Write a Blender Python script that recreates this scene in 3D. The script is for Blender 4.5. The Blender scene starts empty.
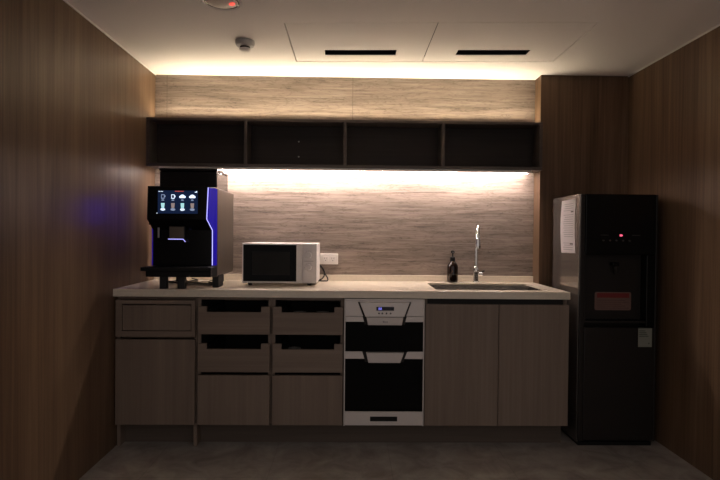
import bpy, bmesh, math, random
from mathutils import Vector, Matrix
random.seed(7)
scn = bpy.context.scene
COL = scn.collection
PI = math.pi

# ------------------------------------------------------------------ materials
def _nt(name):
    m = bpy.data.materials.new(name); m.use_nodes = True
    nt = m.node_tree
    return m, nt, nt.nodes['Principled BSDF']

def plain(name, col, rough=.5, metal=0., spec=.5, coat=0., emis=None, estr=0., trans=0., bump=0., bscale=200.):
    m, nt, b = _nt(name)
    b.inputs['Base Color'].default_value = (*col, 1)
    b.inputs['Roughness'].default_value = rough
    b.inputs['Metallic'].default_value = metal
    b.inputs['Specular IOR Level'].default_value = spec
    b.inputs['Coat Weight'].default_value = coat
    b.inputs['Transmission Weight'].default_value = trans
    if emis:
        b.inputs['Emission Color'].default_value = (*emis, 1)
        b.inputs['Emission Strength'].default_value = estr
    n = nt.nodes.new('ShaderNodeTexNoise'); tc = nt.nodes.new('ShaderNodeTexCoord')
    n.inputs['Scale'].default_value = bscale if bump else 35.
    n.inputs['Detail'].default_value = 4
    nt.links.new(tc.outputs['Object'], n.inputs['Vector'])
    if bump:
        bp = nt.nodes.new('ShaderNodeBump'); bp.inputs['Strength'].default_value = bump
        bp.inputs['Distance'].default_value = .002
        nt.links.new(n.outputs['Fac'], bp.inputs['Height'])
        nt.links.new(bp.outputs['Normal'], b.inputs['Normal'])
    else:       # faint wear in the gloss
        mr = nt.nodes.new('ShaderNodeMapRange')
        mr.inputs['To Min'].default_value = max(rough - .04, 0.01)
        mr.inputs['To Max'].default_value = min(rough + .04, 1)
        nt.links.new(n.outputs['Fac'], mr.inputs['Value'])
        nt.links.new(mr.outputs['Result'], b.inputs['Roughness'])
    return m

def grain(name, dark, mid, light, along='Z', fine=55., slow=1.1, rough=.45, spec=.4, board=0., bump=.08, broad=9., warp=.35, tone=.12, vein=0.):
    """Wood or veined stone: noise stretched along one axis; optional boards of slightly different tone."""
    m, nt, b = _nt(name)
    L = nt.links.new; N = nt.nodes.new
    tc = N('ShaderNodeTexCoord'); oi = N('ShaderNodeObjectInfo')
    off = N('ShaderNodeVectorMath'); off.operation = 'MULTIPLY_ADD'
    L(oi.outputs['Random'], off.inputs[0]); off.inputs[1].default_value = (7.3, 5.1, 9.7)
    L(tc.outputs['Object'], off.inputs[2])
    def stretched(s, a):
        mp = N('ShaderNodeMapping')
        v = [s, s, s]; v['XYZ'.index(along)] = a
        mp.inputs['Scale'].default_value = v
        L(off.outputs['Vector'], mp.inputs['Vector']); return mp
    def noise(mp, detail, rgh, dist):
        n = N('ShaderNodeTexNoise'); n.inputs['Scale'].default_value = 1
        n.inputs['Detail'].default_value = detail; n.inputs['Roughness'].default_value = rgh
        n.inputs['Distortion'].default_value = dist
        L(mp.outputs['Vector'], n.inputs['Vector']); return n
    n1 = noise(stretched(fine, slow), 5, .6, warp)
    n2 = noise(stretched(broad, slow * .45), 4, .55, warp * 2)
    mx = N('ShaderNodeMix'); mx.data_type = 'FLOAT'; mx.inputs['Factor'].default_value = .55
    L(n1.outputs['Fac'], mx.inputs['A']); L(n2.outputs['Fac'], mx.inputs['B'])
    val = mx.outputs['Result']
    if vein:
        mpv = stretched(broad * 1.6, slow * 1.4)
        n3 = noise(mpv, 6, .6, 1.2)
        d = N('ShaderNodeMath'); d.operation = 'SUBTRACT'; L(n3.outputs['Fac'], d.inputs[0]); d.inputs[1].default_value = .5
        ab = N('ShaderNodeMath'); ab.operation = 'ABSOLUTE'; L(d.outputs[0], ab.inputs[0])
        mv = N('ShaderNodeMapRange'); L(ab.outputs[0], mv.inputs['Value'])
        mv.inputs['From Max'].default_value = .035; mv.inputs['To Min'].default_value = -vein; mv.inputs['To Max'].default_value = 0
        ad = N('ShaderNodeMath'); ad.operation = 'ADD'; L(val, ad.inputs[0]); L(mv.outputs['Result'], ad.inputs[1]); val = ad.outputs[0]
    if board:
        sx = N('ShaderNodeSeparateXYZ'); L(off.outputs['Vector'], sx.inputs[0])
        sm = N('ShaderNodeMath'); sm.operation = 'ADD'; L(sx.outputs['X'], sm.inputs[0]); L(sx.outputs['Y'], sm.inputs[1])
        dv = N('ShaderNodeMath'); dv.operation = 'DIVIDE'; L(sm.outputs[0], dv.inputs[0]); dv.inputs[1].default_value = board
        fl = N('ShaderNodeMath'); fl.operation = 'FLOOR'; L(dv.outputs[0], fl.inputs[0])
        wn = N('ShaderNodeTexWhiteNoise'); wn.noise_dimensions = '1D'; L(fl.outputs[0], wn.inputs['W'])
        mr = N('ShaderNodeMapRange'); L(wn.outputs['Value'], mr.inputs['Value'])
        mr.inputs['To Min'].default_value = -tone; mr.inputs['To Max'].default_value = tone
        ad = N('ShaderNodeMath'); ad.operation = 'ADD'; L(val, ad.inputs[0]); L(mr.outputs['Result'], ad.inputs[1]); val = ad.outputs[0]
    cr = N('ShaderNodeValToRGB')
    e = cr.color_ramp.elements
    e[0].position = .30; e[0].color = (*dark, 1)
    e[1].position = .72; e[1].color = (*light, 1)
    k = e.new(.5); k.color = (*mid, 1)
    L(val, cr.inputs['Fac']); L(cr.outputs['Color'], b.inputs['Base Color'])
    b.inputs['Roughness'].default_value = rough
    b.inputs['Specular IOR Level'].default_value = spec
    if bump:
        bp = N('ShaderNodeBump'); bp.inputs['Strength'].default_value = bump; bp.inputs['Distance'].default_value = .002
        L(n1.outputs['Fac'], bp.inputs['Height']); L(bp.outputs['Normal'], b.inputs['Normal'])
    return m

def mottled(name, c0, c1, scale, rough, spec=.4, detail=6, tile=None, grout=(.05, .045, .045), bump=.03):
    m, nt, b = _nt(name); L = nt.links.new; N = nt.nodes.new
    tc = N('ShaderNodeTexCoord')
    n = N('ShaderNodeTexNoise'); n.inputs['Scale'].default_value = scale; n.inputs['Detail'].default_value = detail
    n.inputs['Roughness'].default_value = .62; n.inputs['Distortion'].default_value = .6
    L(tc.outputs['Object'], n.inputs['Vector'])
    cr = N('ShaderNodeValToRGB'); e = cr.color_ramp.elements
    e[0].position = .32; e[0].color = (*c0, 1); e[1].position = .7; e[1].color = (*c1, 1)
    L(n.outputs['Fac'], cr.inputs['Fac'])
    out = cr.outputs['Color']
    if tile:
        mp = N('ShaderNodeMapping'); mp.inputs['Location'].default_value = (tile[1], tile[2], 0)
        L(tc.outputs['Object'], mp.inputs['Vector'])
        br = N('ShaderNodeTexBrick'); br.offset = 0; br.inputs['Scale'].default_value = 1
        br.inputs['Brick Width'].default_value = tile[0]; br.inputs['Row Height'].default_value = tile[0]
        br.inputs['Mortar Size'].default_value = .0025
        br.inputs['Color1'].default_value = (.93, .93, .93, 1); br.inputs['Color2'].default_value = (1, 1, 1, 1)
        br.inputs['Mortar'].default_value = (.8, .8, .8, 1)
        L(mp.outputs['Vector'], br.inputs['Vector'])
        mx = N('ShaderNodeMix'); mx.data_type = 'RGBA'; mx.blend_type = 'MULTIPLY'; mx.inputs['Factor'].default_value = 1
        L(out, mx.inputs['A']); L(br.outputs['Color'], mx.inputs['B']); out = mx.outputs['Result']
    L(out, b.inputs['Base Color'])
    b.inputs['Roughness'].default_value = rough; b.inputs['Specular IOR Level'].default_value = spec
    bp = N('ShaderNodeBump'); bp.inputs['Strength'].default_value = bump; bp.inputs['Distance'].default_value = .002
    L(n.outputs['Fac'], bp.inputs['Height']); L(bp.outputs['Normal'], b.inputs['Normal'])
    return m

def brushed(name, col, rough=.35, axis='X', metal=1., spec=.5):
    m, nt, b = _nt(name); L = nt.links.new; N = nt.nodes.new
    tc = N('ShaderNodeTexCoord'); mp = N('ShaderNodeMapping')
    v = [300., 300., 300.]; v['XYZ'.index(axis)] = 4.
    mp.inputs['Scale'].default_value = v; L(tc.outputs['Object'], mp.inputs['Vector'])
    n = N('ShaderNodeTexNoise'); n.inputs['Scale'].default_value = 1; n.inputs['Detail'].default_value = 3
    L(mp.outputs['Vector'], n.inputs['Vector'])
    mr = N('ShaderNodeMapRange'); mr.inputs['To Min'].default_value = rough - .06; mr.inputs['To Max'].default_value = rough + .08
    L(n.outputs['Fac'], mr.inputs['Value']); L(mr.outputs['Result'], b.inputs['Roughness'])
    b.inputs['Base Color'].default_value = (*col, 1); b.inputs['Metallic'].default_value = metal
    b.inputs['Specular IOR Level'].default_value = spec
    return m

def glow(name, col, s, dark=False):
    m, nt, b = _nt(name)
    b.inputs['Base Color'].default_value = (*[min(c, 1) * .5 for c in col], 1)
    if dark: b.inputs['Base Color'].default_value = (.002, .002, .004, 1); b.inputs['Specular IOR Level'].default_value = .1
    b.inputs['Emission Color'].default_value = (*col, 1); b.inputs['Emission Strength'].default_value = s
    b.inputs['Roughness'].default_value = .5
    return m

M = {}
M['wall_wood'] = grain('walnut_wall_panelling', (.068, .038, .022), (.130, .079, .047), (.212, .138, .085), 'Z', 60, .9, .42, .28, board=.23, tone=.06, bump=.05, broad=6, warp=.9)
M['stone'] = grain('taupe_veined_splashback', (.120, .092, .077), (.245, .196, .163), (.365, .30, .255), 'X', 120, 4.0, .42, .3, bump=.03, broad=26, warp=.6, vein=.13)
M['cab_v'] = grain('grey_brown_laminate_upright_grain', (.150, .108, .083), (.192, .141, .109), (.242, .184, .144), 'Z', 80, 1.2, .45, .35, bump=.04)
M['cab_h'] = grain('grey_brown_laminate_level_grain', (.150, .108, .083), (.192, .141, .109), (.242, .184, .144), 'X', 80, 1.2, .45, .35, bump=.04)
M['toe'] = grain('shaded_plinth_laminate', (.075, .055, .044), (.095, .072, .057), (.12, .092, .074), 'X', 80, 1.2, .5, .3, bump=.03)  # cabinet laminate darkened: toe-kick shadow put into the colour
M['cab_in'] = plain('dark_cabinet_interior', (.014, .012, .011), .7)
M['shelf'] = grain('dark_espresso_laminate', (.052, .039, .034), (.074, .056, .049), (.10, .076, .066), 'X', 70, 1.2, .4, .4, bump=.03)  # lightened to paint in the light caught by the front edges
M['shelf_back_shade'] = grain('espresso_back_board_painted_shade', (.020, .014, .012), (.027, .020, .017), (.036, .027, .024), 'X', 70, 1.2, .5, .25, bump=.03)  # same laminate darkened: compartment shade put into its colour
M['counter'] = mottled('cream_quartz', (.68, .60, .49), (.74, .655, .54), 60, .16, .5, bump=.0)
M['floor'] = mottled('dark_concrete_floor_tile', (.21, .183, .163), (.43, .395, .36), 6.5, .45, .4, tile=(.6, -.28, .33))
M['ceiling'] = plain('white_ceiling_paint', (.85, .81, .78), .8, bump=.05, bscale=300)
M['white_trim'] = plain('white_trim_paint', (.80, .78, .75), .5)
M['black_gloss'] = plain('black_gloss', (.003, .003, .0035), .2, spec=.18)
M['black_glass'] = plain('black_glass', (.003, .003, .003), .12, spec=.08)
M['black_satin'] = plain('black_satin', (.006, .006, .0065), .4, spec=.3)
M['black_matt'] = plain('black_matt_plastic', (.005, .005, .005), .6, spec=.25)
M['black_rubber'] = plain('black_rubber', (.012, .012, .012), .7)
M['machine_side'] = brushed('brushed_bronze_grey_side', (.145, .12, .10), .36, 'Z', .8)
M['smoked'] = plain('smoked_plastic', (.005, .004, .005), .10, spec=.3)
M['chrome'] = plain('chrome', (.82, .82, .82), .08, 1.)
M['steel'] = brushed('brushed_stainless', (.30, .275, .25), .25, 'X')
M['silver_paint'] = plain('silver_painted_panel', (.66, .60, .57), .38, .2)
M['icon_grey'] = plain('dim_touch_icon', (.035, .032, .03), .5)
M['silver_dark'] = plain('grey_recess', (.022, .019, .017), .5, spec=.2)
M['mw_silver'] = plain('pale_silver_plastic', (.74, .70, .69), .4)
M['mw_panel'] = plain('grey_control_panel', (.66, .62, .62), .45)
M['white_plastic'] = plain('white_plastic', (.80, .76, .72), .4)
M['gloss_white'] = plain('glossy_pale_laminate', (.70, .66, .62), .07)
M['grey_plastic'] = plain('grey_plastic', (.42, .41, .40), .45)
M['cup_grey'] = plain('grey_cup', (.16, .15, .14), .5)
M['amber'] = plain('dark_amber_glass', (.012, .004, .002), .10, spec=.5)
M['disp_black'] = plain('dispenser_black_gloss', (.004, .004, .004), .2, spec=.2)
M['disp_dark'] = plain('dispenser_dark_grey', (.016, .013, .0115), .42, spec=.25)
M['disp_side'] = plain('dispenser_glossy_side', (.27, .24, .22), .14, .8)
M['paper'] = plain('white_paper', (.78, .73, .74), .8)
M['ink'] = plain('grey_ink', (.30, .27, .28), .8)
M['ink_dark'] = plain('dark_ink', (.10, .09, .09), .8)
M['red_print'] = plain('red_print', (.17, .014, .012), .6)
M['sticker'] = plain('pink_beige_sticker', (.15, .085, .07), .6)
M['sticker_line'] = plain('brown_sticker_print', (.10, .05, .04), .6)
M['energy'] = plain('pale_energy_label', (.24, .24, .20), .55)
M['energy_dark'] = plain('grey_green_print', (.10, .11, .085), .6)
M['led_lower'] = glow('warm_led_diffuser_lower', (1., .84, .77), 98)
M['led_upper'] = glow('warm_led_diffuser_upper', (1., .84, .60), 63)
M['blue'] = glow('violet_blue_light_panel', (.03, .006, 1.), .27, dark=True)
M['blue_side'] = glow('violet_blue_side_light', (.06, .02, 1.), 22, dark=True)
M['pipe'] = glow('blue_white_light_line', (.42, .40, 1.), 1.6)
M['screen'] = glow('navy_screen', (.006, .013, .04), 1., dark=True)
M['icon_white'] = glow('white_icon', (.75, .85, 1.), 1.1)
M['icon_teal'] = glow('teal_icon', (.5, .9, .95), .8)
M['icon_dim'] = glow('dim_icon', (.45, .55, .8), .45)
M['icon_brown'] = glow('brown_icon', (.5, .38, .36), .5)
M['icon_red'] = glow('red_icon', (.8, .12, .08), .7)
M['digit_blue'] = glow('blue_digits', (.25, .25, 1.), .9)
M['digit_red'] = glow('red_digits', (1., .12, .22), 2.2)
M['red_led'] = glow('red_indicator', (1., .10, .07), 1.2)
M['display'] = plain('dark_display', (.006, .006, .02), .15)
M['mirror_dim'] = plain('frosted_downlight_lens', (.62, .57, .52), .3)

# ------------------------------------------------------------------ mesh helpers
def new(): return bmesh.new()

def box(bm, x0, x1, y0, y1, z0, z1):
    v = [bm.verts.new((x, y, z)) for x in (x0, x1) for y in (y0, y1) for z in (z0, z1)]
    for f in ((0, 1, 3, 2), (4, 6, 7, 5), (0, 4, 5, 1), (2, 3, 7, 6), (0, 2, 6, 4), (1, 5, 7, 3)):
        bm.faces.new([v[i] for i in f])
    return bm

def bx(*a): return box(new(), *a)

def prism(bm, poly, axis, a, b):
    """Extrude a 2-D outline along an axis. axis 'Y': outline is (x, z); 'X': (y, z); 'Z': (x, y)."""
    def P(p, t):
        return {'Y': (p[0], t, p[1]), 'X': (t, p[0], p[1]), 'Z': (p[0], p[1], t)}[axis]
    A = [bm.verts.new(P(p, a)) for p in poly]; B = [bm.verts.new(P(p, b)) for p in poly]
    bm.faces.new(A); bm.faces.new(B[::-1])
    n = len(poly)
    for i in range(n):
        bm.faces.new((A[i], B[i], B[(i + 1) % n], A[(i + 1) % n]))
    return bm

def loft(bm, rings, cap=True):
    R = [[bm.verts.new(p) for p in r] for r in rings]
    for a, b in zip(R, R[1:]):
        n = len(a)
        for i in range(n):
            bm.faces.new((a[i], a[(i + 1) % n], b[(i + 1) % n], b[i]))
    if cap: bm.faces.new(R[0][::-1]); bm.faces.new(R[-1])
    return bm

def lathe(bm, prof, c, seg=28, axis='Z'):
    """Profile of (radius, height) turned around an axis through c."""
    rings = []
    for r, h in prof:
        ring = []
        for k in range(seg):
            a = 2 * PI * k / seg; u, w = max(r, 1e-4) * math.cos(a), max(r, 1e-4) * math.sin(a)
            ring.append({'Z': (c[0] + u, c[1] + w, c[2] + h), 'Y': (c[0] + u, c[1] + h, c[2] + w), 'X': (c[0] + h, c[1] + u, c[2] + w)}[axis])
        rings.append(ring)
    return loft(bm, rings)

def tube(bm, pts, r, seg=10):
    pts = [Vector(p) for p in pts]
    rr = r if isinstance(r, (list, tuple)) else [r] * len(pts)
    up = None; rings = []
    for i, p in enumerate(pts):
        t = (pts[min(i + 1, len(pts) - 1)] - pts[max(i - 1, 0)]).normalized()
        if up is None:
            up = t.orthogonal().normalized()
        up = (up - t * up.dot(t)).normalized(); w = t.cross(up)
        rings.append([p + (up * math.cos(2 * PI * k / seg) + w * math.sin(2 * PI * k / seg)) * rr[i] for k in range(seg)])
    return loft(bm, rings)

def smooth_path(pts, n=8):
    P = [Vector(p) for p in pts]; out = []
    for i in range(len(P) - 1):
        p0, p1, p2, p3 = P[max(i - 1, 0)], P[i], P[i + 1], P[min(i + 2, len(P) - 1)]
        for k in range(n):
            t = k / n
            out.append(.5 * ((2 * p1) + (p2 - p0) * t + (2 * p0 - 5 * p1 + 4 * p2 - p3) * t * t + (3 * p1 - p0 - 3 * p2 + p3) * t ** 3))
    out.append(P[-1]); return out

def rrect(x0, x1, z0, z1, r, n=4):
    out = []
    for cx, cz, a0 in ((x1 - r, z1 - r, 0), (x0 + r, z1 - r, PI / 2), (x0 + r, z0 + r, PI), (x1 - r, z0 + r, 1.5 * PI)):
        for k in range(n + 1):
            a = a0 + PI / 2 * k / n
            out.append((cx + r * math.cos(a), cz + r * math.sin(a)))
    return out

def rootof(o):
    while o.parent: o = o.parent
    return o

def obj(name, bm, mat, parent=None, bevel=0., smooth=False, at=None, seg=2):
    """Link a bmesh given in world coordinates as ONE mesh object."""
    base = rootof(parent).location if parent else Vector(at or (0, 0, 0))
    bmesh.ops.recalc_face_normals(bm, faces=bm.faces)
    bmesh.ops.translate(bm, verts=bm.verts, vec=-Vector(base))
    me = bpy.data.meshes.new(name); bm.to_mesh(me); bm.free()
    for p in me.polygons: p.use_smooth = smooth
    o = bpy.data.objects.new(name, me); COL.objects.link(o)
    me.materials.append(M[mat])
    if parent: o.parent = parent
    else: o.location = base
    if bevel:
        b = o.modifiers.new('edges', 'BEVEL'); b.width = bevel; b.segments = seg; b.limit_method = 'ANGLE'; b.angle_limit = math.radians(40)
    if smooth and not bevel:
        es = o.modifiers.new('split', 'EDGE_SPLIT'); es.split_angle = math.radians(42)
    return o

def thing(name, label, cat, loc, group=None):
    o = bpy.data.objects.new(name, None); COL.objects.link(o)
    o.location = loc; o.empty_display_size = .1
    return tag(o, label, cat, group)

def tag(o, label, cat, group=None):
    o['label'] = label; o['category'] = cat
    if group: o['group'] = group
    return o

def struct(name, bm, mat, parent=None, bevel=0., **k):
    o = obj(name, bm, mat, parent, bevel, **k)
    if not parent: o['kind'] = 'structure'
    return o

_glyph = {}
def text_bm(s, size, loc, depth=.0004):
    """Upright lettering facing -Y, lower left corner at loc."""
    cu = bpy.data.curves.new('t', 'FONT'); cu.body = s; cu.size = size; cu.extrude = depth
    o = bpy.data.objects.new('t', cu); COL.objects.link(o)
    dg = bpy.context.evaluated_depsgraph_get()
    me = bpy.data.meshes.new_from_object(o.evaluated_get(dg))
    bm = new(); bm.from_mesh(me)
    bpy.data.objects.remove(o); bpy.data.curves.remove(cu); bpy.data.meshes.remove(me)
    bmesh.ops.transform(bm, verts=bm.verts, matrix=Matrix.Translation(loc) @ Matrix.Rotation(PI / 2, 4, 'X'))
    return bm

# ------------------------------------------------------------------ setting
W, H, XR, DC, YF = 3.019, 2.179, 2.4605, -.11, -5.2
YW = -2.5     # the alcove's side walls end here and the dim office begins
struct('floor', bx(-3.5, W + 3.5, -7.5, .12, -.1, 0), 'floor')
struct('wall_left', bx(-.12, 0, YW, .12, 0, H), 'wall_wood')
struct('wall_right', bx(W, W + .12, YW, .12, 0, H), 'wall_wood')
struct('wall_back', bx(0, W, 0, .12, 0, H + .1), 'stone')
struct('column', bx(XR, W, DC, 0, 0, H), 'wall_wood')
bm = new()
for sx in (.075, 1.272):
    box(bm, sx - .0012, sx + .0012, -.0006, .004, 1.874, H)
struct('trim_1', bm, 'shelf')['label'] = 'thin dark joints between the splashback slabs'

# ceiling with an opening for the two access panels (set slightly askew to the walls)
SK = -.045
def cp(x, y): return (x, y + SK * (x - .935))
hx0, hx1, hy0, hy1, mid = .935, 2.435, -.875, -.295, 1.677
bm = new()
outer = [(-.12, YW), (W + .12, YW), (W + .12, .05), (-.12, .05)]
inner = [cp(hx0, hy0), cp(hx1, hy0), cp(hx1, hy1), cp(hx0, hy1)]
def ring_slab(bm, outer, inner, z0, z1):
    n = len(outer)
    o0 = [bm.verts.new((*p, z0)) for p in outer]; o1 = [bm.verts.new((*p, z1)) for p in outer]
    i0 = [bm.verts.new((*p, z0)) for p in inner]; i1 = [bm.verts.new((*p, z1)) for p in inner]
    for k in range(n):
        j = (k + 1) % n
        bm.faces.new((o0[k], o0[j], i0[j], i0[k])); bm.faces.new((o1[k], i1[k], i1[j], o1[j]))
        bm.faces.new((o0[k], o1[k], o1[j], o0[j])); bm.faces.new((i0[k], i0[j], i1[j], i1[k]))
    return bm
struct('ceiling', ring_slab(bm, outer, inner, H, H + .03), 'ceiling')
struct('ceiling_dark_backing', bx(-.12, W + .12, YW, .05, H + .14, H + .17), 'black_matt')  # unseen black backing added to keep the panel gaps dark
slots = [(1.113, 1.511), (1.848, 2.243)]
sy0, sy1 = -.495, -.408
for k, (a, b) in enumerate(((hx0, mid), (mid, hx1))):
    g = .0022
    ga, gb = (.0055, g) if k == 0 else (g, .0055)
    pan_o = [cp(a + ga, hy0 + .006), cp(b - gb, hy0 + .006), cp(b - gb, hy1 - .006), cp(a + ga, hy1 - .006)]
    s0, s1 = slots[k]
    pan_i = [cp(s0, sy0), cp(s1, sy0), cp(s1, sy1), cp(s0, sy1)]
    p = obj('ceiling_access_panel', ring_slab(new(), pan_o, pan_i, H + .0005, H + .0045), 'ceiling', at=((a + b) / 2, -.6, H))
    tag(p, ('white ceiling access panel holding the slot vent nearer the smoke detector', 'white ceiling access panel holding the slot vent nearer the wooden column')[k], 'ceiling panel')
    t = thing('slot_vent', ('dark slot vent in the ceiling panel nearer the smoke detector', 'dark slot vent in the ceiling panel nearer the wooden column')[k], 'air vent', ((s0 + s1) / 2, -.45, H + .005))
    def q(u0, u1, w0, w1): return [cp(s0 + u0, sy0 + w0), cp(s1 - u1, sy0 + w0), cp(s1 - u1, sy1 - w1), cp(s0 + u0, sy1 - w1)]
    hb = ring_slab(new(), q(-.006, -.006, -.006, -.006), q(0, 0, 0, 0), H + .005, H + .09)
    c = q(-.006, -.006, -.006, -.006)
    lo = [hb.verts.new((*v, H + .09)) for v in c]; hb.faces.new(lo)
    obj('vent_box', hb, 'black_matt', t)
    for w in (.03, .057):
        bl = prism(new(), q(.002, .002, w, .087 - w - .003), 'Z', H + .05, H + .085)
        obj('blade', bl, 'black_satin', t)
struct('trim_2', bx(0, .007, YW, -.002, H - .005, H), 'white_trim')
struct('trim_3', bx(W - .007, W, YW, DC, H - .005, H), 'white_trim')

# ------------------------------------------------------------------ base cabinets
FF, FB, CF = -.590, -.572, -.556     # front face, front back, carcass front
def carcass(bm, x0, x1, z0, z1, top=True, yb=-.02):
    t = .018
    box(bm, x0, x0 + t, CF, yb, z0, z1); box(bm, x1 - t, x1, CF, yb, z0, z1)
    box(bm, x0 + t, x1 - t, CF, yb, z0, z0 + t)
    box(bm, x0 + t, x1 - t, yb - .008, yb, z0 + t, z1)
    if top: box(bm, x0 + t, x1 - t, CF, CF + .08, z1 - .018, z1)
    return bm

ZB, ZT = .125, .8195
# unit with framed flap
u = thing('base_cabinet', 'base cabinet beside the wood wall with a framed flap above one plain door', 'cabinet', (.225, -.3, 0))
bm = carcass(new(), .006, .438, ZB, ZT)
box(bm, .006, .024, CF, -.02, 0, ZB); box(bm, .420, .438, CF, -.02, 0, ZB)
box(bm, .024, .420, CF + .03, CF + .048, .583, .604)
obj('body', bm, 'cab_v', u)
bm = new()
fx0, fx1, fz0, fz1 = .010, .434, .602, .800
ix0, ix1, iz0, iz1 = .044, .414, .634, .779
box(bm, fx0, ix0, FF, FB, fz0, fz1); box(bm, ix1, fx1, FF, FB, fz0, fz1)
box(bm, ix0, ix1, FF, FB, iz1, fz1); box(bm, ix0, ix1, FF, FB, fz0, iz0)
fl = obj('flap', bm, 'cab_h', u, .0008)
obj('inset_panel', bx(ix0 + .003, ix1 - .003, FF + .003, FB, iz0 + .003, iz1 - .007), 'cab_v', fl, .0008)
obj('door', bx(.010, .434, FF, FB, .128, .588), 'cab_v', u, .001)
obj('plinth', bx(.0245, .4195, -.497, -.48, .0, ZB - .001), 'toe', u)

# two drawer units
def drawer_unit(x0, x1, label):
    u = thing('drawer_cabinet', label, 'cabinet', ((x0 + x1) / 2, -.3, ZB))
    obj('body', carcass(new(), x0, x1, ZB, ZT), 'cab_v', u)
    a0, a1 = x0 + .0185, x1 - .0185
    obj('lining', prism(new(), [(a0, .390), (a1, .390), (a1, .800), (a1 - .003, .800), (a1 - .003, .394), (a0 + .003, .394), (a0 + .003, .800), (a0, .800)], 'Y', CF + .004, -.03), 'cab_in', u)
    d0, d1 = x0 + .010, x1 - .005
    for z0, ze, zn in ((.618, .768, .738), (.414, .568, .538)):
        n0, n1 = d0 + .047, d1 - .047
        poly = [(d0, z0), (d1, z0), (d1, ze), (n1, ze), (n1, zn), (n0, zn), (n0, ze), (d0, ze)]
        d = obj('drawer', prism(new(), poly, 'Y', FF, FB), 'cab_h', u, .001)
        bm = new(); bx0, bx1 = x0 + .034, x1 - .034; yb = -.10
        box(bm, bx0, bx1, FB + .001, yb, z0 + .012, z0 + .02)
        box(bm, bx0, bx0 + .012, FB + .001, yb, z0 + .02, zn - .004); box(bm, bx1 - .012, bx1, FB + .001, yb, z0 + .02, zn - .004)
        box(bm, bx0 + .012, bx1 - .012, yb - .012, yb, z0 + .02, zn - .004)
        obj('drawer_box', bm, 'cab_in', d)
    obj('door', bx(d0, d1, FF, FB, .128, .397), 'cab_v', u, .001)
    return u
drawer_unit(.4395, .8405, 'drawer cabinet with two notched drawers next to the framed flap cabinet')
drawer_unit(.8415, 1.2345, 'drawer cabinet with two notched drawers next to the silver dish steriliser')

# cups inside the drawers of the second unit
def cup(x, z, label, r=.036, h=.085):
    t = obj('cup', lathe(new(), [(r * .75, 0), (r * .8, .002), (r, h), (r - .003, h), (r * .75 - .002, .005)], (x, -.46, z), 24), 'cup_grey', at=(x, -.46, z), smooth=True)
    tag(t, label, 'cup')
cup(.985, .6385, 'pale cup in the upper notched drawer, farther from the steriliser')
cup(1.112, .6385, 'pale cup in the upper notched drawer, closer to the steriliser')
cup(.955, .4345, 'pale cup in the lower notched drawer beside the steriliser')

# sink cabinet
u = thing('sink_cabinet', 'two door base cabinet under the sink beside the black water dispenser', 'cabinet', (2.066, -.3, ZB))
obj('body', carcass(new(), 1.6715, 2.4585, ZB, ZT, top=False, yb=-.02), 'cab_v', u)
for a, b in ((1.675, 2.0735), (2.0765, 2.4585)):
    obj('door', bx(a, b, FF, FB, .128, .789), 'cab_v', u, .001)
obj('top_rail', bx(1.690, 2.440, CF + .006, CF + .02, .785, .8195), 'cab_in', u)
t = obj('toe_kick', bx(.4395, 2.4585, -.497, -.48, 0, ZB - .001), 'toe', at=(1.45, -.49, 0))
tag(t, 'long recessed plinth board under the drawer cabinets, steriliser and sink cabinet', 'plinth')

# ------------------------------------------------------------------ worktop and sink
wt = thing('worktop', 'long cream quartz worktop with a low upstand along the splashback', 'worktop', (1.23, -.3, .82))
sx0, sx1, sy_0, sy_1 = 1.745, 2.385, -.515, -.118
hole = rrect(sx0, sx1, sy_0, sy_1, .018, 4)
bm = new()
out = [(0.001, -.60), (2.4595, -.60), (2.4595, -.001), (0.001, -.001)]
def slab_with_hole(bm, x0, x1, y0, y1, z0, z1, hx0, hx1, hy0, hy1, r=.018):
    hp = rrect(hx0, hx1, hy0, hy1, r, 4)            # starts at the +x +y corner, anticlockwise
    corners = [(x1, y1), (x0, y1), (x0, y0), (x1, y0)]
    for z, flip in ((z1, False), (z0, True)):
        hv = [bm.verts.new((*p, z)) for p in hp]; cv = [bm.verts.new((*p, z)) for p in corners]
        if z == z1: H1, C1 = hv, cv
        else: H0, C0 = hv, cv
        for k in range(4):
            seg = hv[k * 5:k * 5 + 5]
            for a, b in zip(seg, seg[1:]): bm.faces.new((cv[k], a, b))
            nx = hv[(k * 5 + 5) % 20]
            bm.faces.new((cv[k], seg[-1], nx, cv[(k + 1) % 4]))
    for k in range(20): bm.faces.new((H0[k], H0[(k + 1) % 20], H1[(k + 1) % 20], H1[k]))
    for k in range(4): bm.faces.new((C0[k], C0[(k + 1) % 4], C1[(k + 1) % 4], C1[k]))
    return bm
obj('slab', slab_with_hole(new(), .001, 2.4595, -.60, -.001, .847, .86, sx0, sx1, sy_0, sy_1), 'counter', wt, .0015)
obj('front_edge', prism(new(), [(.001, -.60), (2.4595, -.60), (2.4595, -.001), (2.439, -.001), (2.439, -.575), (.001, -.575)], 'Z', .82, .8472), 'counter', wt)
obj('upstand', bx(.001, 2.4595, -.016, -.001, .8605, .899), 'counter', wt, .0015)
sk = thing('sink', 'stainless steel undermount sink set into the cream worktop', 'sink', (2.065, -.316, .64))
e = .004
R = []
for (g, z, r) in ((.012, .8465, .02), (.003, .8460, .018), (.002, .80, .018), (-.012, .665, .03), (-.03, .648, .035), (-.26, .643, .03)):
    gy = max(g, -.17)
    R.append([(x, y, z) for x, y in rrect(sx0 - g, sx1 + g, sy_0 - gy, sy_1 + gy, r, 4)])
obj('basin', loft(new(), R, cap=False), 'steel', sk, smooth=True)
bm = new(); bm_v = [bm.verts.new(p) for p in R[-1]]; bm.faces.new(bm_v)
obj('basin_floor', bm, 'steel', sk)
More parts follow.
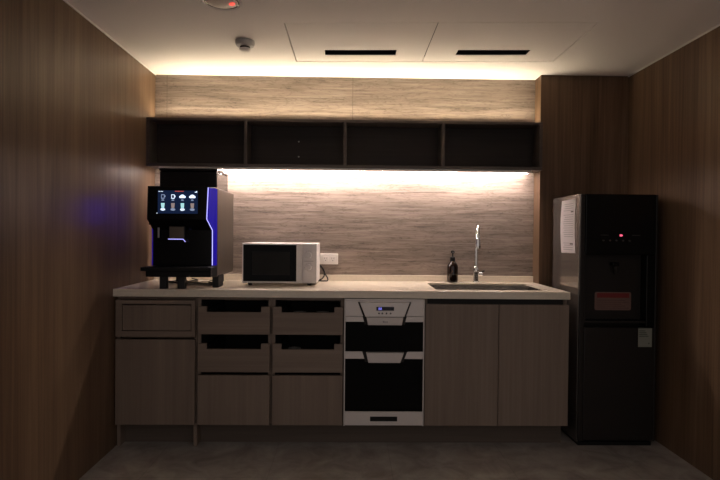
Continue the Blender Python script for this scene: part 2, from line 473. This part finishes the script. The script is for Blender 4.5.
obj('drain', lathe(new(), [(.045, 0), (.045, .004), (.036, .005), (.030, -.004), (.006, -.004), (.006, .006), (.0005, .006)], (2.065, -.30, .6435), 28), 'chrome', sk, smooth=True)

# mixer tap
fx, fy = 2.073, -.062
t = thing('mixer_tap', 'tall chrome gooseneck mixer tap behind the sink', 'tap', (fx, fy, .8605))
obj('tap_body', lathe(new(), [(.024, 0), (.024, .006), (.019, .010), (.0185, .060), (.021, .066), (.021, .082), (.0165, .096), (.012, .104)], (fx, fy, .8605), 28), 'chrome', t, smooth=True)
yaw = Vector((-.17, -1, 0)).normalized()
path = [Vector((fx, fy, .955)), Vector((fx, fy, 1.00)), Vector((fx, fy, 1.10)), Vector((fx, fy, 1.155))]
rad, topz = .072, 1.155
for k in range(1, 15):
    a = PI * k / 15
    path.append(Vector((fx, fy, topz)) + yaw * (rad - rad * math.cos(a)) + Vector((0, 0, rad * math.sin(a))))
obj('neck', tube(new(), path, .0098, 14), 'chrome', t, smooth=True)
e0 = path[-1]; tip = Vector((fx, fy, topz)) + yaw * 2 * rad
hd = [e0, tip + Vector((0, 0, -.01)), tip + Vector((0, 0, -.02)), tip + Vector((0, 0, -.060)), tip + Vector((0, 0, -.072))]
obj('spray_head', tube(new(), hd, [.0110, .0150, .0170, .0180, .0165], 16), 'chrome', t, smooth=True)
bm = tube(new(), [(fx + .012, fy, .917), (fx + .040, fy - .002, .917)], .0135, 16)
lv = obj('side_handle', bm, 'chrome', t, smooth=True)
obj('lever', tube(new(), [(fx + .034, fy - .002, .920), (fx + .040, fy - .006, .931), (fx + .052, fy - .012, .938)], [.0052, .0048, .0040], 10), 'black_satin', lv, smooth=True)

# soap bottle
bxp, byp = 1.922, -.062
t = thing('soap_bottle', 'dark amber soap bottle with a black pump beside the tap', 'soap bottle', (bxp, byp, .8605))
obj('bottle', lathe(new(), [(.028, 0), (.033, .003), (.0345, .010), (.0345, .098), (.033, .108), (.027, .120), (.016, .131), (.0135, .135), (.0135, .143)], (bxp, byp, .8605), 32), 'amber', t, smooth=True)
pm = obj('pump', lathe(new(), [(.0165, .136), (.0168, .160), (.014, .163), (.006, .165), (.0045, .168), (.0045, .186), (.0120, .187), (.0125, .197), (.009, .204), (.001, .205)], (bxp, byp, .8605), 24), 'black_satin', t, smooth=True)
obj('nozzle', tube(new(), [(bxp, byp - .005, 1.053), (bxp - .006, byp - .030, 1.053), (bxp - .008, byp - .042, 1.047)], [.006, .0055, .0045], 10), 'black_satin', pm, smooth=True)

# ------------------------------------------------------------------ dish steriliser
st = thing('dish_steriliser', 'built-in silver dish steriliser with two black glass doors', 'dish steriliser', (1.452, -.3, .13))
S0, S1 = 1.2365, 1.6695
YS = -.598
obj('housing', bx(S0 + .004, S1 - .004, -.565, -.06, .128, .815), 'silver_dark', st)
# outer frame
bm = new()
box(bm, S0, S0 + .006, YS, -.56, .128, .815); box(bm, S1 - .006, S1, YS, -.56, .128, .815)
box(bm, S0 + .006, S1 - .006, YS + .003, -.56, .806, .815)
obj('frame', bm, 'silver_paint', st, .001)
# control fascia: flat band with a bulged tapering centre
fa = obj('control_fascia', prism(new(), [(S0 + .0065, .722), (S0 + .0065, .8055), (1.306, .8055), (1.338, .722)], 'Y', YS + .002, -.566), 'silver_paint', st, .001)
obj('control_fascia', prism(new(), [(S1 - .0065, .722), (S1 - .0065, .8055), (1.600, .8055), (1.570, .722)], 'Y', YS + .002, -.566), 'silver_paint', st, .001)
obj('fascia_recess', bx(1.300, 1.606, -.584, -.566, .67, .799), 'silver_dark', fa)
obj('fascia_rim', bx(1.3065, 1.5995, YS + .002, -.566, .7995, .8055), 'silver_paint', fa)
def wedge(bm, zt, zb, tl, tr, bl_, br, y_out, y_in, slope=.0):
    rings = []
    for y in (y_in, y_out):
        rings.append([(bl_, y + (slope if y == y_out else 0), zb), (br, y + (slope if y == y_out else 0), zb), (tr, y, zt), (tl, y, zt)])
    return loft(bm, rings)
ctr = obj('control_panel', wedge(new(), .799, .722, 1.318, 1.587, 1.350, 1.558, -.614, -.585, -.004), 'silver_paint', fa, .002)
dsp = obj('display', bx(1.408, 1.502, -.6195, -.616, .756, .776), 'display', ctr)
obj('digits', text_bm('88', .020, (1.418, -.6200, .7595)), 'digit_blue', dsp)
for xk in (1.422, 1.440, 1.462, 1.484):
    obj('button', lathe(new(), [(.0048, -.6200), (.0048, -.6150)], (xk, 0, .741), 12, 'Y'), 'ink_dark', ctr)
# doors
def glass_door(zt, zh, zb, tl, tr, bl_, br, hz):
    """zt top of the door, zh lower edge of its silver band, zb bottom, hz lower edge of the grip."""
    d = obj('door', bx(S0 + .0065, S1 - .0065, YS + .004, -.566, zb, zh - .0005), 'black_glass', st, .001)
    k = (zt - zh) / (zt - hz); a0, a1 = tl - .010, tr + .010
    b0, b1 = a0 + (bl_ - tl) * k, a1 + (br - tr) * k
    obj('door_band', prism(new(), [(S0 + .0065, zh), (S0 + .0065, zt), (a0, zt), (b0, zh)], 'Y', YS + .001, -.566), 'silver_paint', d, .001)
    obj('door_band', prism(new(), [(S1 - .0065, zh), (S1 - .0065, zt), (a1, zt), (b1, zh)], 'Y', YS + .001, -.566), 'silver_paint', d, .001)
    # dark finger hollows on both sides of the grip
    rc = new()
    wedge(rc, zt, hz, tl - .014, tr + .014, bl_ - .012, br + .012, -.5955, -.566)
    obj('finger_recess', rc, 'silver_dark', d)
    obj('grip', wedge(new(), zt - .001, hz, tl + .010, tr - .010, bl_ + .006, br - .006, -.620, -.594, .004), 'silver_paint', d, .002)
    return d
glass_door(.720, .692, .532, 1.345, 1.563, 1.358, 1.552, .677)
glass_door(.5305, .492, .207, 1.345, 1.568, 1.362, 1.545, .474)
kp = obj('kick_panel', bx(S0 + .0065, S1 - .0065, YS + .002, -.566, .131, .2055), 'silver_paint', st, .001)
obj('vent_slot', bx(1.380, 1.527, YS - .0005, YS + .004, .154, .179), 'black_matt', kp)
bm = new()
for k in range(3): box(bm, 1.384, 1.523, YS - .0012, YS + .003, .158 + k * .007, .160 + k * .007)
obj('vent_louvre', bm, 'silver_dark', kp)
# faint maker's mark on the grip
bm = new()
for k, w in enumerate((.006, .004, .004, .005)):
    box(bm, 1.443 + k * .007, 1.443 + k * .007 + w, -.6215, -.6185, .692, .698 if k else .701)
obj('maker_mark', bm, 'ink', st)

# ------------------------------------------------------------------ wall shelf
S = thing('wall_shelf', 'long dark open shelf with four compartments fixed to the splashback', 'shelf', (1.23, -.08, 1.573))
SX0, SX1, SY, Z0, Z1 = .001, 2.4595, -.152, 1.573, 1.872
obj('top_panel', bx(SX0, SX1, SY, -.001, Z1 - .015, Z1), 'shelf', S, .0008)
obj('bottom_panel', bx(SX0, SX1, SY, -.001, Z0, Z0 + .019), 'shelf', S, .0008)
for a in (SX0, SX1 - .016):
    obj('end_panel', bx(a, a + .016, SY + .001, -.001, Z0 + .0195, Z1 - .0155), 'shelf', S, .0008)
for c in (.611, 1.226, 1.838):
    obj('divider', bx(c - .010, c + .010, SY + .001, -.012, Z0 + .0195, Z1 - .0155), 'shelf', S, .0008)
bk = obj('back_panel', bx(SX0 + .0165, SX1 - .0165, -.0115, -.001, Z0 + .0195, Z1 - .0155), 'shelf_back_shade', S)
for z in (1.757, 1.660):
    obj('screw_cap', lathe(new(), [(.005, -.0135), (.005, -.010)], (.926, 0, z), 12, 'Y'), 'grey_plastic', bk)

# LED bars
def led(name, x0, x1, y0, y1, z0, z1, mat, label, cap_up):
    t = thing(name, label, 'light strip', ((x0 + x1) / 2, (y0 + y1) / 2, z0))
    if cap_up:
        obj('diffuser', bx(x0, x1, y0, y1, z0, z1), mat, t, .002)
    else:       # a strip in an open channel; unseen rear lip added to shade the wall
        obj('diffuser', bx(x0, x1, y0 + .003, y1 - .003, z0 + .001, z0 + .003), mat, t)
        bm = new(); prism(bm, [(y0, z0), (y1, z0), (y1, z1 + .016), (y1 - .0025, z1 + .016), (y1 - .0025, z0 + .0009), (y0 + .0025, z0 + .0009), (y0 + .0025, z1), (y0, z1)], 'X', x0, x1)
        obj('channel', bm, 'white_plastic', t)
    for a, b in ((x0 - .006, x0 - .0005), (x1 + .0005, x1 + .006)):
        obj('end_cap', bx(a, b, y0, y1, z0, z1), 'white_plastic', t)
obj('underside_panel', bx(.075, 2.395, -.146, -.088, 1.5605, 1.5728), 'gloss_white', S, .001)
led('led_strip', .10, 2.395, -.084, -.060, 1.5618, 1.5725, 'led_lower', 'warm white light strip under the dark wall shelf', True)
led('led_strip', .03, 2.43, -.062, -.030, 1.8725, 1.8805, 'led_upper', 'warm white light strip on top of the dark wall shelf', False)

# ------------------------------------------------------------------ coffee machine
cm = thing('coffee_machine', 'black coffee machine with lit touch screen and violet side lights', 'coffee machine', (.35, -.35, .8605))
YB = -.500
obj('housing', bx(.1715, .529, YB, -.10, .919, 1.410), 'machine_side', cm, .006, seg=3)
# front door: overhanging head above a set back lower front
R = [[(.170, -.57, 1.414), (.494, -.57, 1.411), (.494, -.535, 1.411), (.170, -.535, 1.414)],
     [(.166, -.57, 1.235), (.486, -.57, 1.235), (.486, -.535, 1.235), (.166, -.535, 1.235)],
     [(.185, -.532, 1.178), (.508, -.532, 1.178), (.508, -.505, 1.178), (.185, -.505, 1.178)],
     [(.185, -.532, .982), (.508, -.532, .982), (.508, -.505, .982), (.185, -.505, .982)]]
dr = obj('front_door', loft(new(), R), 'black_gloss', cm, .003)
# glowing side panels between door and housing
lh = obj('glow_shield', prism(new(), [(.1650, -.5345), (.1710, -.5345), (.1710, -.5015), (.1672, -.5015), (.1672, -.5310), (.1650, -.5310)], 'Z', 1.205, 1.405), 'black_gloss', cm)  # added black lip that hides the side glow from the front
obj('light_panel', bx(.1660, .1671, -.5305, -.5020, 1.210, 1.345), 'blue_side', lh)
def side_panel(top_y, xf_top, xf_bot, xb, thick, z1=1.405):
    prof = [(top_y, z1), (top_y, 1.238), (-.531, 1.180), (-.531, .984), (-.501, .984), (-.501, z1)]
    bm = new(); A, B = [], []
    for y, z in prof:
        xo = xb if y == -.501 else (xf_top if z > 1.2 else xf_bot)
        A.append(bm.verts.new((xo, y, z))); B.append(bm.verts.new((xo - thick, y, z)))
    n = len(A); bm.faces.new(A); bm.faces.new(B[::-1])
    for i in range(n): bm.faces.new((A[i], B[i], B[(i + 1) % n], A[(i + 1) % n]))
    return bm
obj('light_panel', side_panel(-.566, .4965, .510, .527, .010), 'blue', cm)
obj('light_panel', side_panel(-.531, .1725, .1815, .173, -.010, 1.176), 'blue', cm)
obj('light_line', tube(new(), [(.4955, -.570, 1.408), (.4885, -.570, 1.237), (.5100, -.533, 1.178), (.5105, -.533, .986)], .0022, 8), 'pipe', cm)
obj('edge_trim', bx(.495, .5285, -.566, -.4995, 1.4055, 1.4095), 'chrome', cm)
# touch screen
sc_ = obj('touch_screen', bx(.226, .440, -.5712, -.569, 1.266, 1.390), 'screen', dr)
def disc(cx, cz, rx, rz, y, n=16):
    bm = new(); v0 = [bm.verts.new((cx + rx * math.cos(2 * PI * k / n), y, cz + rz * math.sin(2 * PI * k / n))) for k in range(n)]
    v1 = [bm.verts.new((v.co.x, y - .0004, v.co.z)) for v in v0]
    bm.faces.new(v0); bm.faces.new(v1[::-1])
    for k in range(n): bm.faces.new((v0[k], v0[(k + 1) % n], v1[(k + 1) % n], v1[k]))
    return bm
def join(*bms):
    out = new()
    for b in bms:
        me = bpy.data.meshes.new('tmp'); b.to_mesh(me); b.free(); out.from_mesh(me); bpy.data.meshes.remove(me)
    return out
YI = -.5716
def ib(x0, x1, z0, z1): return bx(x0, x1, YI - .0004, YI, z0, z1)
cols = (.253, .307, .358, .411)
for k, cx in enumerate(cols):
    if k < 2:      # outlined cups
        g = join(ib(cx - .009, cx - .006, 1.347, 1.366), ib(cx + .006, cx + .009, 1.347, 1.366), ib(cx - .009, cx + .009, 1.365, 1.369),
                 ib(cx - .009, cx + .009, 1.346, 1.350), ib(cx + .009, cx + .014, 1.354, 1.363))
        obj('drink_icon', g, 'icon_dim' if k == 0 else 'icon_white', sc_)
    else:          # cups with a foam cloud
        g = join(disc(cx, 1.360, .012, .009, YI), disc(cx - .010, 1.356, .008, .006, YI), disc(cx + .010, 1.356, .008, .006, YI), ib(cx - .014, cx + .014, 1.350, 1.356))
        obj('drink_icon', g, 'icon_white', sc_)
    obj('caption', join(ib(cx - .007, cx + .007, 1.335, 1.339), ib(cx - .006, cx + .005, 1.341, 1.344)), 'icon_dim', sc_)
    prof = [(cx - .010, 1.322), (cx + .010, 1.322), (cx + .0075, 1.296), (cx - .0075, 1.296)]
    obj('drink_icon', prism(new(), prof, 'Y', YI - .0004, YI), ('icon_teal', 'icon_brown', 'icon_teal', 'icon_brown')[k], sc_)
    obj('caption', join(disc(cx, 1.288, .013, .007, YI)), 'icon_dim' if k % 2 else 'icon_white', sc_)
obj('status_text', join(ib(.229, .240, 1.383, 1.386), ib(.242, .254, 1.383, 1.386)), 'icon_white', sc_)
obj('status_text', join(*[ib(.318 + .008 * k, .324 + .008 * k, 1.384, 1.388) for k in range(6)]), 'icon_red', sc_)
obj('status_text', join(ib(.424, .437, 1.380, 1.384), ib(.431, .437, 1.384, 1.388)), 'icon_white', sc_)
obj('indicator', disc(.222, 1.2735 - .006, .0028, .0028, -.5715), 'icon_white', dr)
# outlet
sp = obj('outlet', bx(.281, .368, -.560, -.530, 1.128, 1.198), 'black_satin', dr, .004)
obj('outlet_reflection', bx(.286, .363, -.5612, -.5595, 1.135, 1.194), 'machine_side', sp)  # bronze-grey plate standing in for a reflection on the outlet
obj('outlet_light', tube(new(), [(.279, -.562, 1.128), (.360, -.562, 1.128), (.372, -.562, 1.113)], .0018, 8), 'pipe', sp)
obj('steam_wand', tube(new(), [(.222, -.545, 1.190), (.222, -.547, 1.135)], .005, 10), 'grey_plastic', dr, smooth=True)
# hopper
hp = obj('bean_hopper', bx(.180, .504, -.42, -.15, 1.4105, 1.512), 'smoked', cm, .006, seg=3)
obj('hopper_lid', bx(.177, .507, -.423, -.147, 1.5125, 1.529), 'smoked', hp, .006, seg=3)
# drip tray and base
obj('drip_tray', bx(.167, .535, -.655, YB - .034, .961, .980), 'black_matt', cm, .003)
obj('tray_grid', join(*[bx(.185 + .014 * k, .190 + .014 * k, -.645, -.545, .9802, .9826) for k in range(24)]), 'black_satin', cm)
obj('base', bx(.185, .528, -.630, -.12, .928, .9605), 'black_matt', cm, .003)
for x, y in ((.244, -.592), (.337, -.580)):
    obj('foot', bx(x, x + .037, y, y + .034, .8605, .9275), 'black_rubber', cm, .002)
for x, y in ((.44, -.16), (.19, -.16)):
    obj('foot', bx(x, x + .035, y, y + .045, .8605, .9275), 'black_rubber', cm, .002)
obj('foot', bx(.499, .5335, -.487, -.385, .8605, .9275), 'black_rubber', cm, .002)
cbl = smooth_path([(.42, -.095, .93), (.425, -.070, .90), (.42, -.075, .875), (.40, -.20, .8645), (.47, -.30, .8645), (.52, -.33, .8645), (.49, -.38, .8645), (.43, -.33, .8645), (.36, -.28, .8645), (.27, -.30, .8645), (.20, -.24, .8645), (.16, -.20, .8645), (.20, -.14, .8645), (.27, -.16, .8645), (.30, -.08, .8645), (.25, -.03, .87)], 8)
for p in cbl: p.z = max(p.z, .8643)
obj('power_cord', tube(new(), cbl, .0036, 8), 'black_rubber', cm, smooth=True)

# ------------------------------------------------------------------ microwave
mw = thing('microwave', 'silver microwave with black door glass on the worktop', 'microwave', (.853, -.21, .8605))
A0, A1, Y0, Y1, B0, B1 = .637, 1.071, -.366, -.06, .8735, 1.1065
obj('casing', bx(A0, A1, Y0 + .012, Y1, B0, B1), 'mw_silver', mw, .004)
for x in (A0 + .03, A1 - .06):
    for y in (Y0 + .03, Y1 - .05):
        obj('foot', lathe(new(), [(.011, 0), (.014, .013)], (x + .015, y, .8605), 16), 'black_rubber', mw)
dz0, dz1 = B0 + .003, B1 - .003
d = obj('door', bx(A0 + .001, .9855, Y0 - .002, Y0 + .0115, dz0, dz1), 'mw_silver', mw, .003)
gl = obj('door_glass', bx(A0 + .009, .953, Y0 - .004, Y0 + .004, dz0 + .009, dz1 - .006), 'black_glass', d, .001)
obj('window_mesh', bx(A0 + .06, .915, Y0 - .0046, Y0 - .003, dz0 + .045, dz1 - .045), 'black_matt', gl)
cpn = obj('control_panel', bx(.9875, A1 - .001, Y0, Y0 + .0115, dz0, dz1), 'mw_panel', mw, .002)
for z in (1.040, .968):
    kn = obj('knob', lathe(new(), [(.0175, -.001), (.0175, -.010), (.015, -.016), (.001, -.017)], (1.024, Y0, z), 28, 'Y'), 'mw_panel', cpn, smooth=True)
    obj('grip', bx(1.0225, 1.0255, Y0 - .021, Y0 - .0165, z - .012, z + .012), 'mw_panel', kn)
    tk = new()
    for k in range(9):
        a = math.radians(-30 + k * 30); cx, cz = 1.024 + .0235 * math.cos(a), z + .0235 * math.sin(a)
        box(tk, cx - .0012, cx + .0012, Y0 - .0008, Y0 + .001, cz - .0012, cz + .0012)
    obj('dial_marks', tk, 'ink', cpn)
obj('divider_line', bx(.998, 1.052, Y0 - .0008, Y0 + .001, 1.003, 1.0055), 'ink', cpn)
cd = smooth_path([(1.048, -.030, .985), (1.062, -.048, .972), (1.083, -.050, .950), (1.100, -.052, .918), (1.098, -.055, .893), (1.082, -.058, .874), (1.062, -.062, .8665), (1.066, -.080, .8655), (1.100, -.085, .8655), (1.122, -.070, .8665), (1.120, -.058, .884), (1.106, -.050, .905), (1.094, -.045, .935), (1.078, -.052, .952), (1.062, -.0585, .955)], 8)
pc = obj('power_cord', tube(new(), cd, .0042, 8), 'black_rubber', mw, smooth=True)
obj('plug', bx(1.037, 1.058, -.034, -.0104, .977, .995), 'black_rubber', pc, .003)

# ------------------------------------------------------------------ wall outlet
t = thing('wall_outlet', 'white wall outlet beside the microwave', 'outlet', (1.126, -.005, 1.0))
obj('face_plate', bx(1.020, 1.186, -.009, -.0005, .966, 1.036), 'white_plastic', t, .003)
for cx in (1.048, 1.106, 1.152):
    s = obj('socket', bx(cx - .019, cx + .019, -.0102, -.0085, .983, 1.019), 'white_plastic', t, .001)
    bm = new()
    for dx in (-.007, .007): box(bm, cx + dx - .0012, cx + dx + .0012, -.0106, -.010, 1.000, 1.010)
    box(bm, cx - .0025, cx + .0025, -.0106, -.010, .989, .994)
    obj('contact_slots', bm, 'ink_dark', s)

# ------------------------------------------------------------------ water dispenser
D0, D1, DF, DB, DH = 2.531, 2.961, -.5525, -.156, 1.397
wd = thing('water_dispenser', 'tall black water dispenser with a red digital display', 'water dispenser', (2.746, -.355, 0))
bm = new(); box(bm, D0, D0 + .012, DF + .02, DB, .02, DH); obj('side_panel', bm, 'disp_side', wd, .002)
bm = new(); box(bm, D1 - .012, D1, DF + .02, DB, .02, DH); obj('side_panel', bm, 'disp_side', wd, .002)
obj('rear_casing', bx(D0 + .0125, D1 - .0125, DF + .07, DB + .001, .02, DH - .001), 'disp_dark', wd)
obj('top_cap', bx(D0 + .0125, D1 - .0125, DF + .02, DF + .0695, 1.340, DH - .001), 'disp_dark', wd)
obj('edge_strip', bx(D0, D0 + .026, DF - .001, DF + .0195, .03, DH), 'disp_dark', wd, .004)
obj('edge_strip', bx(D1 - .012, D1, DF - .001, DF + .0195, .03, DH), 'disp_dark', wd, .004)
up = obj('upper_panel', bx(D0 + .0265, D1 - .0125, DF - .004, DF + .0195, 1.064, DH), 'disp_black', wd, .004)
obj('digits', text_bm('88', .016, (2.746, DF - .0048, 1.165)), 'digit_red', up)
for k in range(5):
    x = 2.650 + k * .036
    obj('touch_icon', disc(x + .007, 1.142, .006, .005, DF - .0042), 'icon_grey', up)
for x in (2.640, 2.815):
    obj('touch_icon', bx(x, x + .045, DF - .0046, DF - .003, 1.170, 1.173), 'icon_grey', up)
# dispensing bay
bm = new()
box(bm, D0 + .0265, 2.900, DF + .055, DF + .0695, .686, 1.0635)      # bay back
box(bm, D0 + .0265, D0 + .034, DF + .001, DF + .0545, .686, 1.0635)
box(bm, D0 + .034, 2.900, DF + .001, DF + .0545, .686, .698)
bay = obj('dispensing_bay', bm, 'disp_dark', wd, .002)
obj('bay_pillar', bx(2.9005, D1 - .0125, DF - .002, DF + .0695, .666, 1.0635), 'disp_black', wd, .004)
obj('spout', lathe(new(), [(.013, .040), (.013, .022), (.009, .012), (.005, 0), (.004, 0)], (2.745, DF + .030, .956), 20), 'silver_dark', bay, smooth=True)
obj('spout_arm', bx(2.720, 2.754, DF + .012, DF + .0545, 1.0025, 1.020), 'disp_black', bay, .003)
stk = obj('warning_sticker', prism(new(), rrect(2.640, 2.846, .750, .852, .010), 'Y', DF + .0535, DF + .0548), 'sticker', bay)
obj('sticker_header', bx(2.652, 2.835, DF + .0530, DF + .0536, .820, .846), 'red_print', stk)
ln = new()
for k in range(5): box(ln, 2.652, 2.832 - .02 * (k % 3), DF + .0530, DF + .0536, .760 + k * .011, .764 + k * .011)
obj('sticker_text', ln, 'sticker_line', stk)
obj('drip_grille', join(*[bx(2.60 + .02 * k, 2.606 + .02 * k, DF + .004, DF + .053, .698, .701) for k in range(14)]), 'black_satin', bay)
ld = obj('lower_door', bx(D0 + .0265, D1 - .0125, DF - .003, DF + .0195, .035, .662), 'disp_dark', wd, .004)
el = obj('energy_label', bx(2.858, 2.934, DF - .0042, DF - .0028, .556, .659), 'energy', ld)
eb = new()
for k in range(4): box(eb, 2.863, 2.915 - .006 * k, DF - .0048, DF - .004, .612 + k * .010, .618 + k * .010)
obj('label_print', eb, 'energy_dark', el)
obj('label_mark', bx(2.914, 2.921, DF - .0048, DF - .004, .572, .580), 'energy_dark', el)
obj('door_emblem', prism(new(), [(2.752, .650), (2.764, .634), (2.740, .634)], 'Y', DF - .0042, DF - .0028), 'silver_dark', ld)
obj('base', bx(D0 + .01, D1 - .01, DF + .02, DB - .005, .0, .0195), 'black_matt', wd)

# notice taped to the dispenser's side
def sheet():
    bm = new(); n = 14; rows = []
    for i in range(n + 1):
        z = 1.062 + (1.371 - 1.062) * i / n
        row = []
        for j in range(9):
            s = j / 8
            y = -.490 + .196 * s + .006 * math.sin(i / n * PI) * (s)
            x = D0 - .0015 - .0030 * (1 - math.cos(PI * abs(2 * i / n - 1))) * 0 - .005 * math.sin(PI * i / n) * (abs(2 * s - 1) ** 2)
            row.append(bm.verts.new((x, y, z + .004 * (1 - s) + .002)))
        rows.append(row)
    for a, b in zip(rows, rows[1:]):
        for j in range(8): bm.faces.new((a[j], a[j + 1], b[j + 1], b[j]))
    g = bmesh.ops.solidify(bm, geom=bm.faces[:], thickness=.0004)
    return bm
pn = thing('paper_notice', 'white printed sheet taped to the side of the black water dispenser', 'notice', (D0 - .002, -.39, 1.06))
sh = obj('sheet', sheet(), 'paper', pn, smooth=True)
ln = new()
for k in range(22):
    if k in (4, 5, 17): continue
    z = 1.085 + k * .0125
    box(ln, D0 - .0078, D0 - .0072, -.470, -.33 - random.random() * .03, z, z + .0022)
obj('printed_lines', ln, 'ink', sh)
for y, z in ((-.438, 1.300), (-.430, 1.116)):
    obj('printed_mark', bx(D0 - .0080, D0 - .0073, -.472, y, z, z + .006), 'ink_dark', sh)

# ------------------------------------------------------------------ ceiling fittings
t = thing('smoke_detector', 'small round grey smoke detector on the ceiling beside the access panel', 'smoke detector', (.699, -.622, H - .055))
obj('base', lathe(new(), [(.050, 0), (.051, -.012), (.045, -.026), (.034, -.030)], (.699, -.622, H), 32), 'grey_plastic', t, smooth=True)
obj('gap_ring', lathe(new(), [(.026, -.0305), (.026, -.040)], (.699, -.622, H), 24), 'black_matt', t, smooth=True)
obj('sensor_cap', lathe(new(), [(.030, -.0405), (.030, -.046), (.020, -.053), (.001, -.055)], (.699, -.622, H), 32), 'white_plastic', t, smooth=True)
t = thing('ceiling_downlight', 'round ceiling downlight with a silver rim and a small red light', 'downlight', (.695, -1.112, H - .02))
c = (.695, -1.112, H)
obj('rim', lathe(new(), [(.075, -.0005), (.089, -.0005), (.090, -.006), (.084, -.011), (.076, -.008), (.074, -.0005)], c, 40), 'mw_silver', t, smooth=True)
obj('dark_groove', lathe(new(), [(.0765, -.0003), (.0765, -.0072), (.0700, -.0085), (.0690, -.0005)], c, 40), 'black_gloss', t, smooth=True)
ln_ = obj('reflector', lathe(new(), [(.0695, -.0008), (.0695, -.007), (.060, -.012), (.040, -.017), (.018, -.019), (.001, -.0195)], c, 36), 'mirror_dim', t, smooth=True)
obj('indicator', lathe(new(), [(.015, -.004), (.015, -.015), (.010, -.0200), (.0005, -.0215)], (.738, -1.113, H), 16), 'red_led', t, smooth=True)

# ------------------------------------------------------------------ light, camera
w = bpy.data.worlds.new('dim_office'); scn.world = w; w.use_nodes = True
bg = w.node_tree.nodes['Background']
bg.inputs['Color'].default_value = (1., .90, .85, 1); bg.inputs['Strength'].default_value = .46

cam = bpy.data.cameras.new('camera'); cam.sensor_width = 36; cam.lens = 529.3 / 720 * 36; cam.clip_start = .05
co = bpy.data.objects.new('camera', cam); COL.objects.link(co)
r = Vector((.99980751, -.01727854, .00929514)); u = Vector((-.00908731, .01206834, .99988588)); f = Vector((.01738875, .99977788, -.011909))
mat = Matrix((r, u, -f)).transposed().to_4x4(); mat.translation = (1.26744, -3.44359, 1.1666)
co.matrix_world = mat
scn.camera = co
scn.cycles.use_denoising = True
scn.cycles.max_bounces = 10; scn.cycles.diffuse_bounces = 6
vs = scn.view_settings
vs.view_transform = 'Standard'; vs.look = 'None'; vs.gamma = 1; vs.use_curve_mapping = False; vs.exposure = 0
